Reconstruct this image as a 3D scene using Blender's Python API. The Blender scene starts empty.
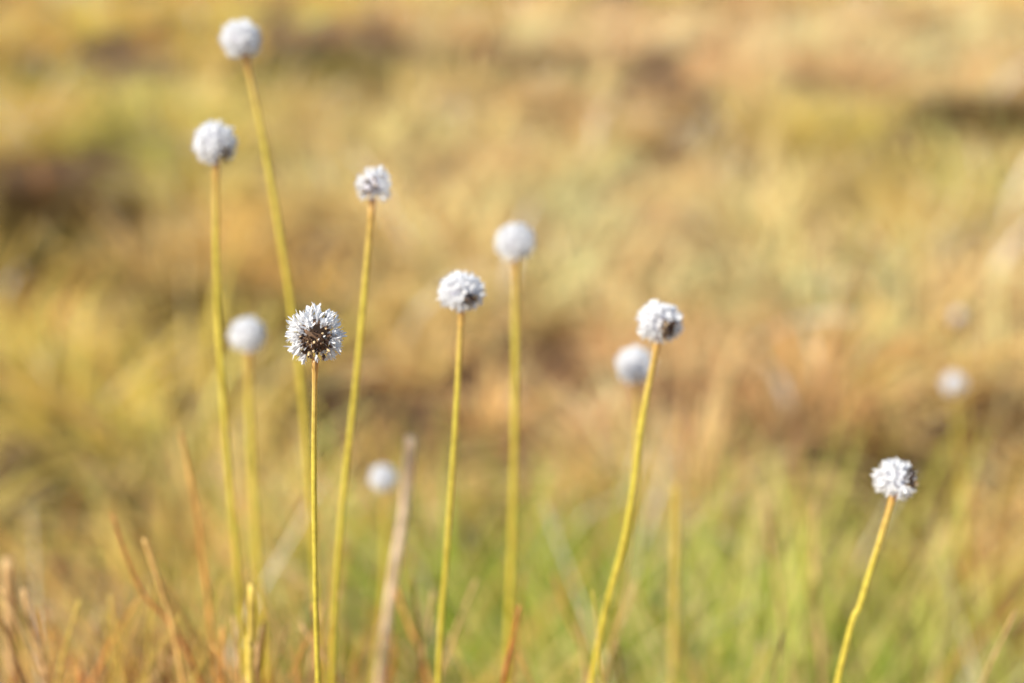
import bpy, math, random
import numpy as np
from mathutils import Vector, Quaternion
random.seed(7); rng=np.random.default_rng(7)
S=bpy.context.scene

def hgt(x,y):
    return 0.05*np.sin(x*1.3+.5)*np.sin(y*.9+1)+0.03*np.sin(x*3.1+y*2.3)+0.02*np.sin(y*5.1-x*1.7)
# ---------- materials
def mat(name):
    m=bpy.data.materials.new(name); m.use_nodes=True
    nt=m.node_tree; nt.nodes.clear(); return m,nt,nt.nodes,nt.links
def mixc(nt,f,a,b,bt='MIX'):
    n=nt.nodes.new('ShaderNodeMix'); n.data_type='RGBA'; n.blend_type=bt
    for sock,v in ((0,f),(6,a),(7,b)):
        if hasattr(v,'is_output'): nt.links.new(v,n.inputs[sock])
        else: n.inputs[sock].default_value = v if sock==0 else (*v,1)
    return n.outputs[2]
def ramp(nt,fac,stops):
    n=nt.nodes.new('ShaderNodeValToRGB'); e=n.color_ramp.elements
    while len(e)<len(stops): e.new(.5)
    for el,(p,col) in zip(e,stops): el.position=p; el.color=(*col,1)
    nt.links.new(fac,n.inputs[0]); return n.outputs[0]
def thin(nt,col,tr=.3,rough=.5,spec=.3,simple=False):
    N,L=nt.nodes,nt.links
    if simple: p=N.new('ShaderNodeBsdfDiffuse'); L.new(col,p.inputs['Color'])
    else:
        p=N.new('ShaderNodeBsdfPrincipled'); p.inputs['Roughness'].default_value=rough
        p.inputs['Specular IOR Level'].default_value=spec
        L.new(col,p.inputs['Base Color'])
    o=N.new('ShaderNodeOutputMaterial')
    if tr>0:
        t=N.new('ShaderNodeBsdfTranslucent'); m=N.new('ShaderNodeMixShader'); m.inputs[0].default_value=tr
        L.new(col,t.inputs['Color'])
        L.new(p.outputs[0],m.inputs[1]); L.new(t.outputs[0],m.inputs[2]); L.new(m.outputs[0],o.inputs[0])
    else: L.new(p.outputs[0],o.inputs[0])
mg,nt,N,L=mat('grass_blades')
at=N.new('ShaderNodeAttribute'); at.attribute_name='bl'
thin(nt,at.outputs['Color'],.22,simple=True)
mgr,nt,N,L=mat('moorland_soil')
tc=N.new('ShaderNodeTexCoord')
n1=N.new('ShaderNodeTexNoise'); n1.inputs['Scale'].default_value=1.2; n1.inputs['Detail'].default_value=4; L.new(tc.outputs['Object'],n1.inputs['Vector'])
n2=N.new('ShaderNodeTexNoise'); n2.inputs['Scale'].default_value=40; n2.inputs['Detail'].default_value=3; L.new(tc.outputs['Object'],n2.inputs['Vector'])
a=ramp(nt,n1.outputs[0],[(.3,(.07,.035,.018)),(.5,(.16,.085,.038)),(.7,(.23,.14,.055))])
b=ramp(nt,n2.outputs[0],[(.3,(.5,.45,.4)),(.7,(1.2,1.15,1.1))])
col=mixc(nt,1.0,a,b,'MULTIPLY')
p=N.new('ShaderNodeBsdfPrincipled'); p.inputs['Roughness'].default_value=.95; L.new(col,p.inputs['Base Color'])
bp=N.new('ShaderNodeBump'); bp.inputs['Strength'].default_value=.8; bp.inputs['Distance'].default_value=.02; L.new(n2.outputs[0],bp.inputs['Height']); L.new(bp.outputs[0],p.inputs['Normal'])
o=N.new('ShaderNodeOutputMaterial'); L.new(p.outputs[0],o.inputs[0])
ms,nt,N,L=mat('flower_stem')
at=N.new('ShaderNodeAttribute'); at.attribute_name='bl'
sp=N.new('ShaderNodeSeparateColor'); L.new(at.outputs['Color'],sp.inputs[0])
tc=N.new('ShaderNodeTexCoord')
nz=N.new('ShaderNodeTexNoise'); nz.inputs['Scale'].default_value=300; L.new(tc.outputs['Object'],nz.inputs['Vector'])
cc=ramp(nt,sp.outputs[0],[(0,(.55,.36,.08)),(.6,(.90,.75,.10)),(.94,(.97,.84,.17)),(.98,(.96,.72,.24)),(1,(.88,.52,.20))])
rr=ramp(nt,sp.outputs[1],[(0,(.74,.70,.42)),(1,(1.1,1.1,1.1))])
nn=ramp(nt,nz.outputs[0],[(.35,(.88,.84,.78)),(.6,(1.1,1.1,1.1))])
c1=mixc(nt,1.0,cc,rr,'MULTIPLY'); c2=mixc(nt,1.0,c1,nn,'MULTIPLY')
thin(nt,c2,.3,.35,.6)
mp,nt,N,L=mat('white_floret')
at=N.new('ShaderNodeAttribute'); at.attribute_name='bl'
sp=N.new('ShaderNodeSeparateColor'); L.new(at.outputs['Color'],sp.inputs[0])
c1=ramp(nt,sp.outputs[0],[(0,(.62,.52,.42)),(.3,(.90,.88,.88)),(.6,(.97,.97,.98)),(1,(.98,.98,.98))])
thin(nt,c1,.3,.6,.2)
def plain(name,colr,rough=.7):
    m,nt,N,L=mat(name); tc=N.new('ShaderNodeTexCoord')
    nz=N.new('ShaderNodeTexNoise'); nz.inputs['Scale'].default_value=400; L.new(tc.outputs['Object'],nz.inputs['Vector'])
    a=ramp(nt,nz.outputs[0],[(.3,tuple(v*.6 for v in colr)),(.7,tuple(min(1,v*1.4) for v in colr))])
    thin(nt,a,0,rough,.3); return m
mcore=plain('brown_scales',(.16,.09,.05)); mseed=plain('dark_anthers',(.05,.024,.015)); mcream=plain('cream_anthers',(.68,.50,.28)); mwcore=plain('woolly_core',(.66,.64,.70))
mst,nt,N,L=mat('dry_stalk')
at=N.new('ShaderNodeAttribute'); at.attribute_name='bl'
nz=N.new('ShaderNodeTexNoise'); nz.inputs['Scale'].default_value=120; tc=N.new('ShaderNodeTexCoord'); L.new(tc.outputs['Object'],nz.inputs['Vector'])
nn=ramp(nt,nz.outputs[0],[(.35,(.75,.7,.65)),(.65,(1.15,1.15,1.15))])
thin(nt,mixc(nt,1.0,at.outputs['Color'],nn,'MULTIPLY'),.2,.5,.3)

class MB:
    def __init__(self): self.v=[];self.f=[];self.m=[];self.c=[]
    def add(self,vs,fs,mi,cs):
        o=len(self.v); self.v+= [tuple(v) for v in vs]; self.f+=[tuple(i+o for i in f) for f in fs]
        self.m+=[mi]*len(fs); self.c+=cs
    def obj(self,name,mats):
        me=bpy.data.meshes.new(name); me.from_pydata(self.v,[],self.f)
        for m in mats: me.materials.append(m)
        me.polygons.foreach_set('material_index',self.m)
        me.polygons.foreach_set('use_smooth',[True]*len(self.f))
        ca=me.color_attributes.new('bl','FLOAT_COLOR','POINT')
        ca.data.foreach_set('color',np.array([(*q,1.0) for q in self.c],dtype=np.float32).ravel())
        me.update()
        ob=bpy.data.objects.new(name,me); S.collection.objects.link(ob)
        return ob
def catmull(pts,n):
    P_=[pts[0]*2-pts[1]]+pts+[pts[-1]*2-pts[-2]]; out=[]
    for i in range(1,len(P_)-2):
        for k in range(n):
            t=k/n; a,b,c_,d=P_[i-1],P_[i],P_[i+1],P_[i+2]
            out.append(.5*((2*b)+(c_-a)*t+(2*a-5*b+4*c_-d)*t*t+(3*b-a-3*c_+d)*t**3))
    out.append(pts[-1]); return out
def tube(mb,path,rad,mi,colf,sides=10):
    vs=[];cs=[];fs=[]; n=len(path)
    L_=[0]
    for i in range(1,n): L_.append(L_[-1]+(path[i]-path[i-1]).length)
    for i,p_ in enumerate(path):
        t=(path[min(i+1,n-1)]-path[max(i-1,0)]).normalized()
        u=t.cross(Vector((0,1,0.01))).normalized(); w=t.cross(u)
        r=rad(L_[i]/L_[-1])
        for k in range(sides):
            a=2*math.pi*k/sides
            rk=r*(1.0+(.1 if k%2 else -.1))
            vs.append(p_+u*math.cos(a)*rk+w*math.sin(a)*rk)
            cs.append(colf(L_[i]/L_[-1],k))
    for i in range(n-1):
        for k in range(sides):
            k2=(k+1)%sides
            fs.append((i*sides+k,i*sides+k2,(i+1)*sides+k2,(i+1)*sides+k))
    fs.append(tuple(range((n-1)*sides,n*sides)))
    mb.add(vs,fs,mi,cs)
def blob(mb,ctr,r,mi,ax=None,el=1.0,seg=6,ring=4,col=(0,0,0)):
    ax=(ax or Vector((0,0,1))).normalized(); u=ax.orthogonal().normalized(); w=ax.cross(u)
    vs=[ctr+ax*r*el];fs=[]
    for i in range(1,ring):
        th=math.pi*i/ring
        for k in range(seg):
            a=2*math.pi*k/seg; vs.append(ctr+ax*r*el*math.cos(th)+(u*math.cos(a)+w*math.sin(a))*r*math.sin(th))
    vs.append(ctr-ax*r*el); last=len(vs)-1
    for k in range(seg):
        k2=(k+1)%seg; fs.append((0,1+k,1+k2))
        for i in range(ring-2):
            fs.append((1+i*seg+k,1+(i+1)*seg+k,1+(i+1)*seg+k2,1+i*seg+k2))
        fs.append((last,1+(ring-2)*seg+k2,1+(ring-2)*seg+k))
    mb.add(vs,fs,mi,[col]*len(vs))
def petal(mb,base,d,side,ln,w,curl):
    nrm=d.cross(side).normalized(); vs=[];cs=[];fs=[]
    prof=[(.0,.35),(.35,.85),(.7,1.0),(.9,.6),(1,.08)]
    for t,wd in prof:
        p_=base+d*ln*t+nrm*curl*ln*t*t
        vs+= [p_-side*w*wd*.5, p_+nrm*w*.22*wd, p_+side*w*wd*.5]; cs+=[(t*.6+.4,0,0)]*3
    for i in range(len(prof)-1):
        for k in range(2): fs.append((i*3+k,i*3+k+1,i*3+k+4,i*3+k+3))
    mb.add(vs,fs,2,cs)
def flower(base_pts,ctr,R,squash=1.0,dark=Vector((0.1,-1,-.25)),darkw=.45,nfl=150,stem_r=.0013,ragged=.12,seed=1,main=False):
    rnd=random.Random(seed); mb=MB()
    base=base_pts[0]
    loc=lambda v: v-base
    pts=[loc(p_) for p_ in base_pts]; ctr=loc(ctr)
    path=catmull(pts,10)
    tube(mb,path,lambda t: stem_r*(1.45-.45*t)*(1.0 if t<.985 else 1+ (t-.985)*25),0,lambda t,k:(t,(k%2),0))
    up=(pts[-1]-pts[-2]).normalized(); u=up.orthogonal().normalized(); w=up.cross(u)
    blob(mb,ctr,R*(.58 if main else .62),1 if main else 5,up,squash,16,10)
    dark=dark.normalized()
    for i in range(nfl):
        z=1-2*(i+.5)/nfl; a=i*2.399963+rnd.uniform(-.15,.15); q=math.sqrt(1-z*z)
        n=(u*math.cos(a)*q+w*math.sin(a)*q+up*z).normalized()
        n=(n+Vector((rnd.uniform(-1,1),rnd.uniform(-1,1),rnd.uniform(-1,1)))*.10).normalized()
        sq=lambda v: v-up*(v.dot(up)*(1-squash))
        dk=n.dot(dark)
        isd=dk>1-darkw*rnd.uniform(.55,1.25)
        b0=ctr+sq(n*R*.52); rl=R*rnd.uniform(1-ragged,1+ragged*.6)
        if z<-.85: continue
        if isd:
            for _ in range(rnd.randint(2,5) if main else rnd.randint(3,6)):
                j=Vector((rnd.uniform(-1,1),rnd.uniform(-1,1),rnd.uniform(-1,1)))*R*.10
                rr_=rnd.uniform(.64,.92) if main else rnd.uniform(.72,.95)
                pick=rnd.random()
                blob(mb,ctr+sq(n*R*rr_)+j,R*(rnd.uniform(.03,.065) if main else rnd.uniform(.04,.075)),3 if pick<.45 else (1 if pick<(.72 if main else .85) else 4),(n+j*40).normalized(),rnd.uniform(1.2,2.2),5,4)
            if rnd.random()<.45:
                sd=n.orthogonal().normalized(); sd.rotate(Quaternion(n,rnd.uniform(0,6.28)))
                petal(mb,b0,(n+sd*rnd.uniform(-.3,.3)).normalized(),sd,rl*.46,R*.10,rnd.uniform(-.2,.3))
            continue
        mid=ctr+sq(n*rl*.72)
        tube(mb,[b0,(b0+mid)/2,mid],lambda t:R*(.022+.03*t),2,lambda t,k:(t*.5,0,0),5)
        kk=rnd.randint(4,6); a0=rnd.uniform(0,6.28); sd0=n.orthogonal().normalized()
        for k in range(kk):
            sd=sd0.copy(); sd.rotate(Quaternion(n,a0+k*6.283/kk))
            out=n.cross(sd)
            sp_=rnd.uniform(.1,.5) if main else rnd.uniform(.15,.8)
            d=(n+out*(-sp_)).normalized()
            petal(mb,mid,d,sd,rl*(rnd.uniform(.26,.46) if main else rnd.uniform(.26,.48)),R*(rnd.uniform(.08,.125) if main else rnd.uniform(.085,.14)),rnd.uniform(-.35,.1))
        if main and rnd.random()<.35:
            blob(mb,mid+n*R*.06,R*.035,3 if rnd.random()<.4 else 4,n,1.6,5,4)
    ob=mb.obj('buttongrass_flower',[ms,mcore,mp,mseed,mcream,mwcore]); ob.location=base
    return ob
# head centre, stem points (x,z) from the head downwards in the plane y=head y, x of the root
def mkflower(ctr,stem,rootx,R,**kw):
    ctr=Vector(ctr); Y0=ctr.y
    g=Vector((rootx,Y0,float(hgt(rootx,Y0))-.01))
    pts=[Vector((x,Y0,z)) for x,z in stem][::-1]
    allp=[g,g.lerp(pts[0],.5)]+pts
    allp[-1]=ctr.lerp(allp[-1],.75)
    return flower(allp,ctr,R,**kw)
mkflower((-.0831,.5714,.8168),[(-.0837,.8039),(-.0858,.7645),(-.0876,.7117),(-.0889,.6493)],-.097,.0117,nfl=145,squash=1.06,darkw=.37,dark=Vector((.15,-1,-.15)),stem_r=.00108,seed=3,main=True)
mkflower((-.1524,.8133,.9141),[(-.1497,.9035),(-.1406,.8395),(-.1299,.7361),(-.1261,.6447),(-.1246,.5325)],-.12,.0108,seed=4,darkw=.0,stem_r=.0015)
mkflower((-.1587,.7556,.866),[(-.1589,.8552),(-.1629,.7838),(-.1633,.6885),(-.1607,.5555)],-.154,.0112,seed=5,darkw=.12,dark=Vector((.6,-.6,-.6)),stem_r=.0015)
mkflower((-.0689,.6994,.8549),[(-.0702,.8457),(-.08,.7621),(-.0922,.6710),(-.101,.5707)],-.1309,.0086,seed=6,darkw=.26,dark=Vector((-.1,-1,.1)),stem_r=.0014,ragged=.3,nfl=90)
mkflower((-.0247,.6637,.8096),[(-.0244,.8010),(-.0286,.7372),(-.0341,.6652),(-.0394,.5927)],-.0654,.0106,seed=7,darkw=.13,dark=Vector((.6,-.8,-.3)),squash=.85,stem_r=.0013)
mkflower((.0018,.8170,.7963),[(.0018,.7853),(.0018,.6962),(0,.6018),(-.0033,.4985)],-.0128,.0112,seed=8,darkw=.0,stem_r=.0018)
mkflower((.0728,.6687,.7928),[(.0722,.7830),(.0655,.7406),(.0589,.6798),(.0424,.5896)],-.0225,.0108,seed=9,darkw=.20,dark=Vector((.4,-1,-.1)),squash=.9,stem_r=.0015)
mkflower((.0761,.8324,.7142),[(.0777,.7024),(.0789,.6568),(.0745,.58),(.0621,.4891)],.022,.0112,seed=10,darkw=.0,stem_r=.0016)
mkflower((.1836,.6263,.7269),[(.1833,.7186),(.1788,.6974),(.1718,.6622),(.1632,.6156)],.0957,.0099,seed=11,darkw=.27,dark=Vector((.8,-.6,.3)),squash=.8,stem_r=.0014,ragged=.25)
mkflower((-.1671,.8572,.7258),[(-.1677,.7151),(-.1693,.6536),(-.1695,.5675),(-.1685,.4739)],-.1653,.0110,seed=12,darkw=.0,stem_r=.0020)
mkflower((-.0952,.9675,.5797),[(-.094,.5709),(-.0956,.5119),(-.1001,.4611),(-.1063,.4062)],-.1339,.0095,seed=13,darkw=.0,stem_r=.0018)
mkflower((.4662,1.4127,.4938),[(.4672,.4826),(.4759,.4257),(.4881,.3556)],.5253,.012,seed=953,darkw=.2,nfl=60,stem_r=.0012)
mkflower((.6585,2.0089,.3869),[(.66,.3714),(.6721,.293),(.6891,.1965)],.7099,.009,seed=957,darkw=.2,nfl=60,stem_r=.0012)

mb=MB()
def stalk(Y,pts,rx,w,col,tip=.35):
    p3=[Vector((x,Y,z)) for x,z in pts][::-1]; g=Vector((rx,Y,float(hgt(rx,Y))-.01))
    path=catmull([g,g.lerp(p3[0],.5)]+p3,6)
    tube(mb,path,lambda t:w*(1-(1-tip)*max(0,(t-.6)/.4)),0,lambda t,k:tuple(v*(.7+.4*t) for v in col),6)
tan=(.84,.57,.26); yel=(.82,.62,.14); red=(.62,.22,.07); org=(.92,.50,.14); dk=(.26,.12,.04)
stalk(.865,[(-.0667,.653),(-.0710,.607),(-.0820,.542),(-.0922,.469)],-.15,.0034,(.95,.76,.55),.95)
stalk(.895,[(.1122,.605),(.1135,.549),(.1155,.451)],.118,.0028,yel,.8)
stalk(.78,[(-.195,.690),(-.189,.633),(-.1847,.537)],-.165,.0022,org,.4)
stalk(.69,[(-.1966,.665),(-.1898,.634),(-.182,.577)],-.15,.0024,(.92,.60,.2),.5)
stalk(.71,[(-.219,.671),(-.2065,.624),(-.177,.564)],-.05,.0018,red)
stalk(.70,[(-.268,.630),(-.265,.5975),(-.261,.571)],-.22,.0028,tan,.6)
stalk(.81,[(-.318,.593),(-.322,.549),(-.324,.503)],-.33,.0045,tan,.8)
stalk(.65,[(-.1323,.659),(-.1346,.626),(-.1365,.601)],-.16,.0024,yel,.9)
stalk(.81,[(-.0737,.571),(-.0648,.5415),(-.0539,.503)],.03,.0024,org,.5)
stalk(.86,[(.0275,.556),(.0387,.521),(.0544,.472)],.13,.0018,org)
stalk(1.0,[(.1905,.556),(.2065,.478),(.2237,.3865)],.27,.0022,tan)
stalk(1.0,[(.231,.546),(.238,.470),(.248,.3865)],.27,.0028,tan)
stalk(.762,[(-.047,.596),(-.052,.562),(-.056,.532)],-.094,.002,tan)
for i in range(230):
    Y=random.uniform(.66,1.15); left=i<185
    X=(random.gauss(-.31,.10) if left else random.uniform(-.15,.45))*Y
    zt=1-Y*(.515+.09*random.random()**.8); ln=random.uniform(-.6,.6)*(1 if left else .6)
    stalk(Y,[(X,zt),(X-ln*.05,zt-.045),(X-ln*.085,zt-.1)],X-ln*.2,random.uniform(.0008,.0024),random.choice([tan,tan,tan,yel,yel,red,org,dk,dk]))
mb.obj('dry_grass_stalks',[mst])

# ---------- moorland tussock grass : one mesh
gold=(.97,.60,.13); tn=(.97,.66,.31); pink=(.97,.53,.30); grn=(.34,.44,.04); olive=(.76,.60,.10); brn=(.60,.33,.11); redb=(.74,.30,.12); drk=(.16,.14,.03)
holl=np.array([(-1.57,4.73,.35),(1.69,5.5,.38),(-1.17,8.86,.7),(-2.32,7.82,.6),(-.66,1.75,.14),(.25,1.78,.14),(-.15,1.64,.2),(.06,1.64,.14),(-.33,1.72,.18),(-.09,2.96,.12),(.83,3.36,.18),(-.51,3.86,.16),(-.32,5.69,.22),(.76,5.69,.22),(.9,4.3,.16)])
patch=[((.13,1.67),.25,grn,5),((-.7,2.06),.25,olive,4),((-.01,1.64),.22,grn,5),((.29,2.15),.35,pink,3),((-.57,1.98),.13,pink,2),((.61,1.76),.2,redb,1.5),((.25,3.91),.9,tn,4),((-.64,3.42),.5,gold,3),
 ((1.14,3.22),.5,tn,2),((-1.4,4.37),.5,grn,3),((1.25,5.42),.4,olive,4),((-.88,6.67),.6,grn,1),((-2.21,7.07),.8,olive,2),((.33,1.48),.3,grn,3),((2.31,8.62),1.4,tn,4),((-2.14,8.62),1.2,gold,3),
 ((1.12,8.62),1.2,pink,3),((-.34,8.04),1.2,tn,3),((-.18,2.15),.3,gold,3),((-.38,2.02),.2,pink,2),((1.16,4.21),.25,olive,2),((.07,1.9),.18,olive,3),((.32,2.59),.3,pink,2.5),((-.34,4.37),.5,tn,2),((-.7,2.6),.25,olive,2),((.8,2.8),.3,gold,2)]
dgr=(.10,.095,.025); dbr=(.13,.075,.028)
shade_tufts=[((-1.37,4.13),.24,.24,dbr),((-1.2,3.48),.18,.10,dgr),((-.98,7.43),.36,.40,dgr),((-1.93,6.52),.40,.30,dgr),((1.43,4.66),.26,.20,dbr),((.57,3.24),.16,.12,dgr),((.61,3.02),.10,.08,dgr),  # dark-coloured tussocks standing in for shaded hollows: centre, radii, colour
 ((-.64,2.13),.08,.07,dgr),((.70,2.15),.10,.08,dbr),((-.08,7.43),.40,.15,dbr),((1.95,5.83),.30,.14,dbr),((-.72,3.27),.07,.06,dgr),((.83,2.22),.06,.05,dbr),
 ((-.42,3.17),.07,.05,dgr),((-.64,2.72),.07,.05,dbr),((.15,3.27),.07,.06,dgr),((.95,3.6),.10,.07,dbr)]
def nzv(x,y):
    return (math.sin(x*4.3+1.7*math.sin(y*2.1))*math.sin(y*3.7+1.3*math.sin(x*3.3+2))+.6*math.sin(x*9.1+y*4.2+2*math.sin(y*3))) /1.6
T=[] # x,y,scale,col,nblades,width,windx,windy,Lmin,Lmax
y=.72
while y<30:
    st=.19 if y<2.2 else (.23 if y<6 else (.33 if y<12 else .55))
    W=.5*y+1.3; x=-W
    while x<W:
        xx=x+random.uniform(-.5,.5)*st; yy=y+random.uniform(-.5,.5)*st
        x+=st
        if random.random()>.84: continue
        if np.any((xx-holl[:,0])**2+((yy-holl[:,1])*.75)**2<holl[:,2]**2*random.uniform(.6,1.1)): continue
        if any(((xx-q_[0])/rx)**2+((yy-q_[1])/ry)**2<1.1 for q_,rx,ry,_ in shade_tufts): continue
        sc=.6 if (yy<.95 and abs(xx)<.5) else 1
        base=random.choice([gold,gold,gold,tn,tn,pink,olive,brn]); ws=.4; col=[v*.4 for v in base]
        for (qx,qy),r,cl,wk in patch:
            wt=math.exp(-((xx-qx)**2+((yy-qy)*.7)**2)/(r*r))*wk; ws+=wt; col=[a_+b_*wt for a_,b_ in zip(col,cl)]
        if yy<1.45 and abs(xx)<.8: col=[c_*.3+d_*.7*ws for c_,d_ in zip(col,drk)]  # near tussocks toned dark, painting the shadow between blades
        nv_=nzv(xx,yy*.8)
        br=random.uniform(.78,1.28)*(1+.42*nv_)
        nb=150 if y<2.2 else (90 if y<6 else (60 if y<12 else 50))
        wsc=.0040 if y<2.2 else (.007 if y<6 else (.013 if y<12 else .024))
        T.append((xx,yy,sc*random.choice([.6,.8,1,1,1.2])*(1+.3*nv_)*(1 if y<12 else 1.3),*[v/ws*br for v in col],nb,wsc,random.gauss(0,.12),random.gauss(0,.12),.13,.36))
    y+=st
for q_,rx,ry,cl in shade_tufts:
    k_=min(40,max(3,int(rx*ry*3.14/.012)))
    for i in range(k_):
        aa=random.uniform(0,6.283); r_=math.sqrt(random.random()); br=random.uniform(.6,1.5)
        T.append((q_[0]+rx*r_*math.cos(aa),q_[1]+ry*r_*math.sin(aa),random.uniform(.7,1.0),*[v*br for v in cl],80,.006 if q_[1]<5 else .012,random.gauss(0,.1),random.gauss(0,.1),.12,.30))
for i in range(24):
    T.append((random.uniform(.10,.62),random.uniform(.88,1.3),1,*random.choice([(.85,.74,.18),(.95,.80,.32),(.50,.60,.08),(.36,.46,.06),(.97,.68,.28),(.55,.62,.10)]),48,.0027,random.gauss(-.08,.25),random.gauss(0,.1),.28,.58))
for i in range(16):
    T.append((random.uniform(-.60,-.16),random.uniform(.85,1.25),1,*random.choice([(.92,.46,.14),(.95,.56,.18),(.25,.20,.05),(.6,.26,.08),(.97,.66,.26)]),45,.0027,random.gauss(.05,.25),random.gauss(0,.1),.26,.55))
for i in range(26):
    T.append((random.uniform(-.16,.32),random.uniform(1.1,1.6),1,*random.choice([(.22,.38,.03),(.32,.46,.04),(.48,.52,.07),(.12,.17,.025)]),55,.0030,random.gauss(0,.18),random.gauss(0,.1),.22,.43))
T=np.array(T); idx=np.repeat(np.arange(len(T)),T[:,6].astype(int)); B=T[idx]; n=len(B)
a=rng.uniform(0,6.283,n); rr=np.sqrt(rng.uniform(0,1,n)); sc=B[:,2]
rad=.09*sc*rr*np.where(B[:,1]>12,2,1)
px_=B[:,0]+rad*np.cos(a); py_=B[:,1]+rad*np.sin(a)
pos=np.stack([px_,py_,hgt(px_,py_)-.015],1)
a2=a+rng.normal(0,.6,n); ang=np.abs(rng.normal(.25,.25,n))+rr*.35
tall=B[:,11]>.4
ang=np.where(tall,ang*.7,ang)
Lh=(B[:,10]+(B[:,11]-B[:,10])*rng.uniform(0,1,n))*sc; w0=B[:,7]*rng.uniform(.6,1.4,n)
hx=np.stack([np.cos(a2),np.sin(a2),np.zeros(n)],1)
side=rng.normal(size=(n,3)); droop=1.5*rng.uniform(.2,1.6,n); droop=np.where(tall,droop*.5,droop)
tang=np.stack([-np.sin(a2),np.cos(a2),np.zeros(n)],1)
g=rng.uniform(0,1,n); b=rng.uniform(0,1,n)
col=B[:,3:6]*(.8+.45*g)[:,None]
straw=np.where((rng.uniform(0,1,n)<.22)[:,None],np.array([.78,.31,.10]),np.array([.97,.76,.38])*(.85+.25*g)[:,None])
isdk=B[:,3]<.26
col=np.where(((b>.80)&((B[:,3]>.58)|(b>.92))&((~isdk)|(b>.96)))[:,None],straw,col)
bright=(b>.985)&(~isdk)  # a few wide near-white blades, like seedheads, painted pale as glints
col=np.where(bright[:,None],np.array([.97,.90,.78]),col); w0=np.where(bright,w0*1.8,w0)
col=np.minimum(col,.97)
SEG=4; V=np.zeros((n,SEG+1,2,3),np.float32); C=np.zeros((n,SEG+1,2,4),np.float32); C[...,3]=1
wind=np.stack([B[:,8],B[:,9],np.zeros(n)],1)
for k in range(SEG+1):
    t=k/SEG; d=hx*np.sin(ang)[:,None]+np.array([0,0,1.])*np.cos(ang)[:,None]+wind
    sv=np.cross(d,side); sv/=np.linalg.norm(sv,axis=1)[:,None]+1e-6
    sv=sv*.6+tang*np.sign((sv*tang).sum(1))[:,None]*.5
    ww=(w0*(1-.85*t**1.5)*.5)[:,None]
    V[:,k,0]=pos-sv*ww; V[:,k,1]=pos+sv*ww
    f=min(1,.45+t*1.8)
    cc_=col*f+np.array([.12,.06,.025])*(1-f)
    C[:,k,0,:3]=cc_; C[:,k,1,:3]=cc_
    pos=pos+d*(Lh/SEG)[:,None]; ang=ang+droop/SEG
me=bpy.data.meshes.new('moorland_grass')
nv=n*(SEG+1)*2; me.vertices.add(nv); me.vertices.foreach_set('co',V.ravel())
o0=(np.arange(n)*(SEG+1)*2)[:,None,None]; k_=(np.arange(SEG)*2)[None,:,None]; q=np.array([0,1,3,2])[None,None,:]
F=(o0+k_+q).reshape(-1).astype(np.int32); nf=n*SEG
me.loops.add(nf*4); me.loops.foreach_set('vertex_index',F)
me.polygons.add(nf); me.polygons.foreach_set('loop_start',np.arange(nf,dtype=np.int32)*4)
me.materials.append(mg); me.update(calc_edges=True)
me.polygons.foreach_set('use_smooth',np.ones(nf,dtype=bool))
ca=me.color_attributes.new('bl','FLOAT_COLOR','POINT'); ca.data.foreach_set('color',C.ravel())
me.update(); S.collection.objects.link(bpy.data.objects.new('moorland_grass',me))
# ---------- ground
xs=np.concatenate([-np.geomspace(300,4,14),np.linspace(-3.8,3.8,96),np.geomspace(4,300,14)])
ys=np.concatenate([[-200,-60,-20,-6],np.linspace(-3,14,150),np.geomspace(15,500,18)])
vs=[];nx=len(xs)
for yv in ys:
    for xv in xs: vs.append((xv,yv,float(hgt(xv,yv))))
fs=[(j*nx+i,j*nx+i+1,(j+1)*nx+i+1,(j+1)*nx+i) for j in range(len(ys)-1) for i in range(nx-1)]
me=bpy.data.meshes.new('ground'); me.from_pydata(vs,[],fs); me.materials.append(mgr); me.polygons.foreach_set('use_smooth',[True]*len(fs))
g=bpy.data.objects.new('ground',me); S.collection.objects.link(g)
# ---------- light
el=math.radians(38); az=math.radians(-130)
sd=Vector((math.sin(az)*math.cos(el),math.cos(az)*math.cos(el),math.sin(el)))
l=bpy.data.lights.new('sun','SUN'); l.energy=5.0; l.angle=math.radians(.5); l.color=(1,.94,.82)
lo=bpy.data.objects.new('sun',l); lo.rotation_euler=(-sd).to_track_quat('-Z','Y').to_euler(); lo.location=sd*20; S.collection.objects.link(lo)
w=bpy.data.worlds.new('World'); S.world=w; w.use_nodes=True; nt=w.node_tree
sk=nt.nodes.new('ShaderNodeTexSky'); sk.sky_type='NISHITA'; sk.sun_disc=False; sk.sun_elevation=el; sk.sun_rotation=az
bg=nt.nodes['Background']; bg.inputs[1].default_value=.15; nt.links.new(sk.outputs[0],bg.inputs[0])
cam=bpy.data.cameras.new('camera'); cam.lens=50; cam.sensor_width=36; cam.clip_start=.02; cam.clip_end=1000
cam.dof.use_dof=True; cam.dof.focus_distance=.592; cam.dof.aperture_fstop=3.2
co=bpy.data.objects.new('camera',cam); co.location=(0,0,1); co.rotation_euler=(math.radians(72),0,0); S.collection.objects.link(co); S.camera=co
S.view_settings.view_transform='Standard'; S.view_settings.look='None'; S.view_settings.exposure=0
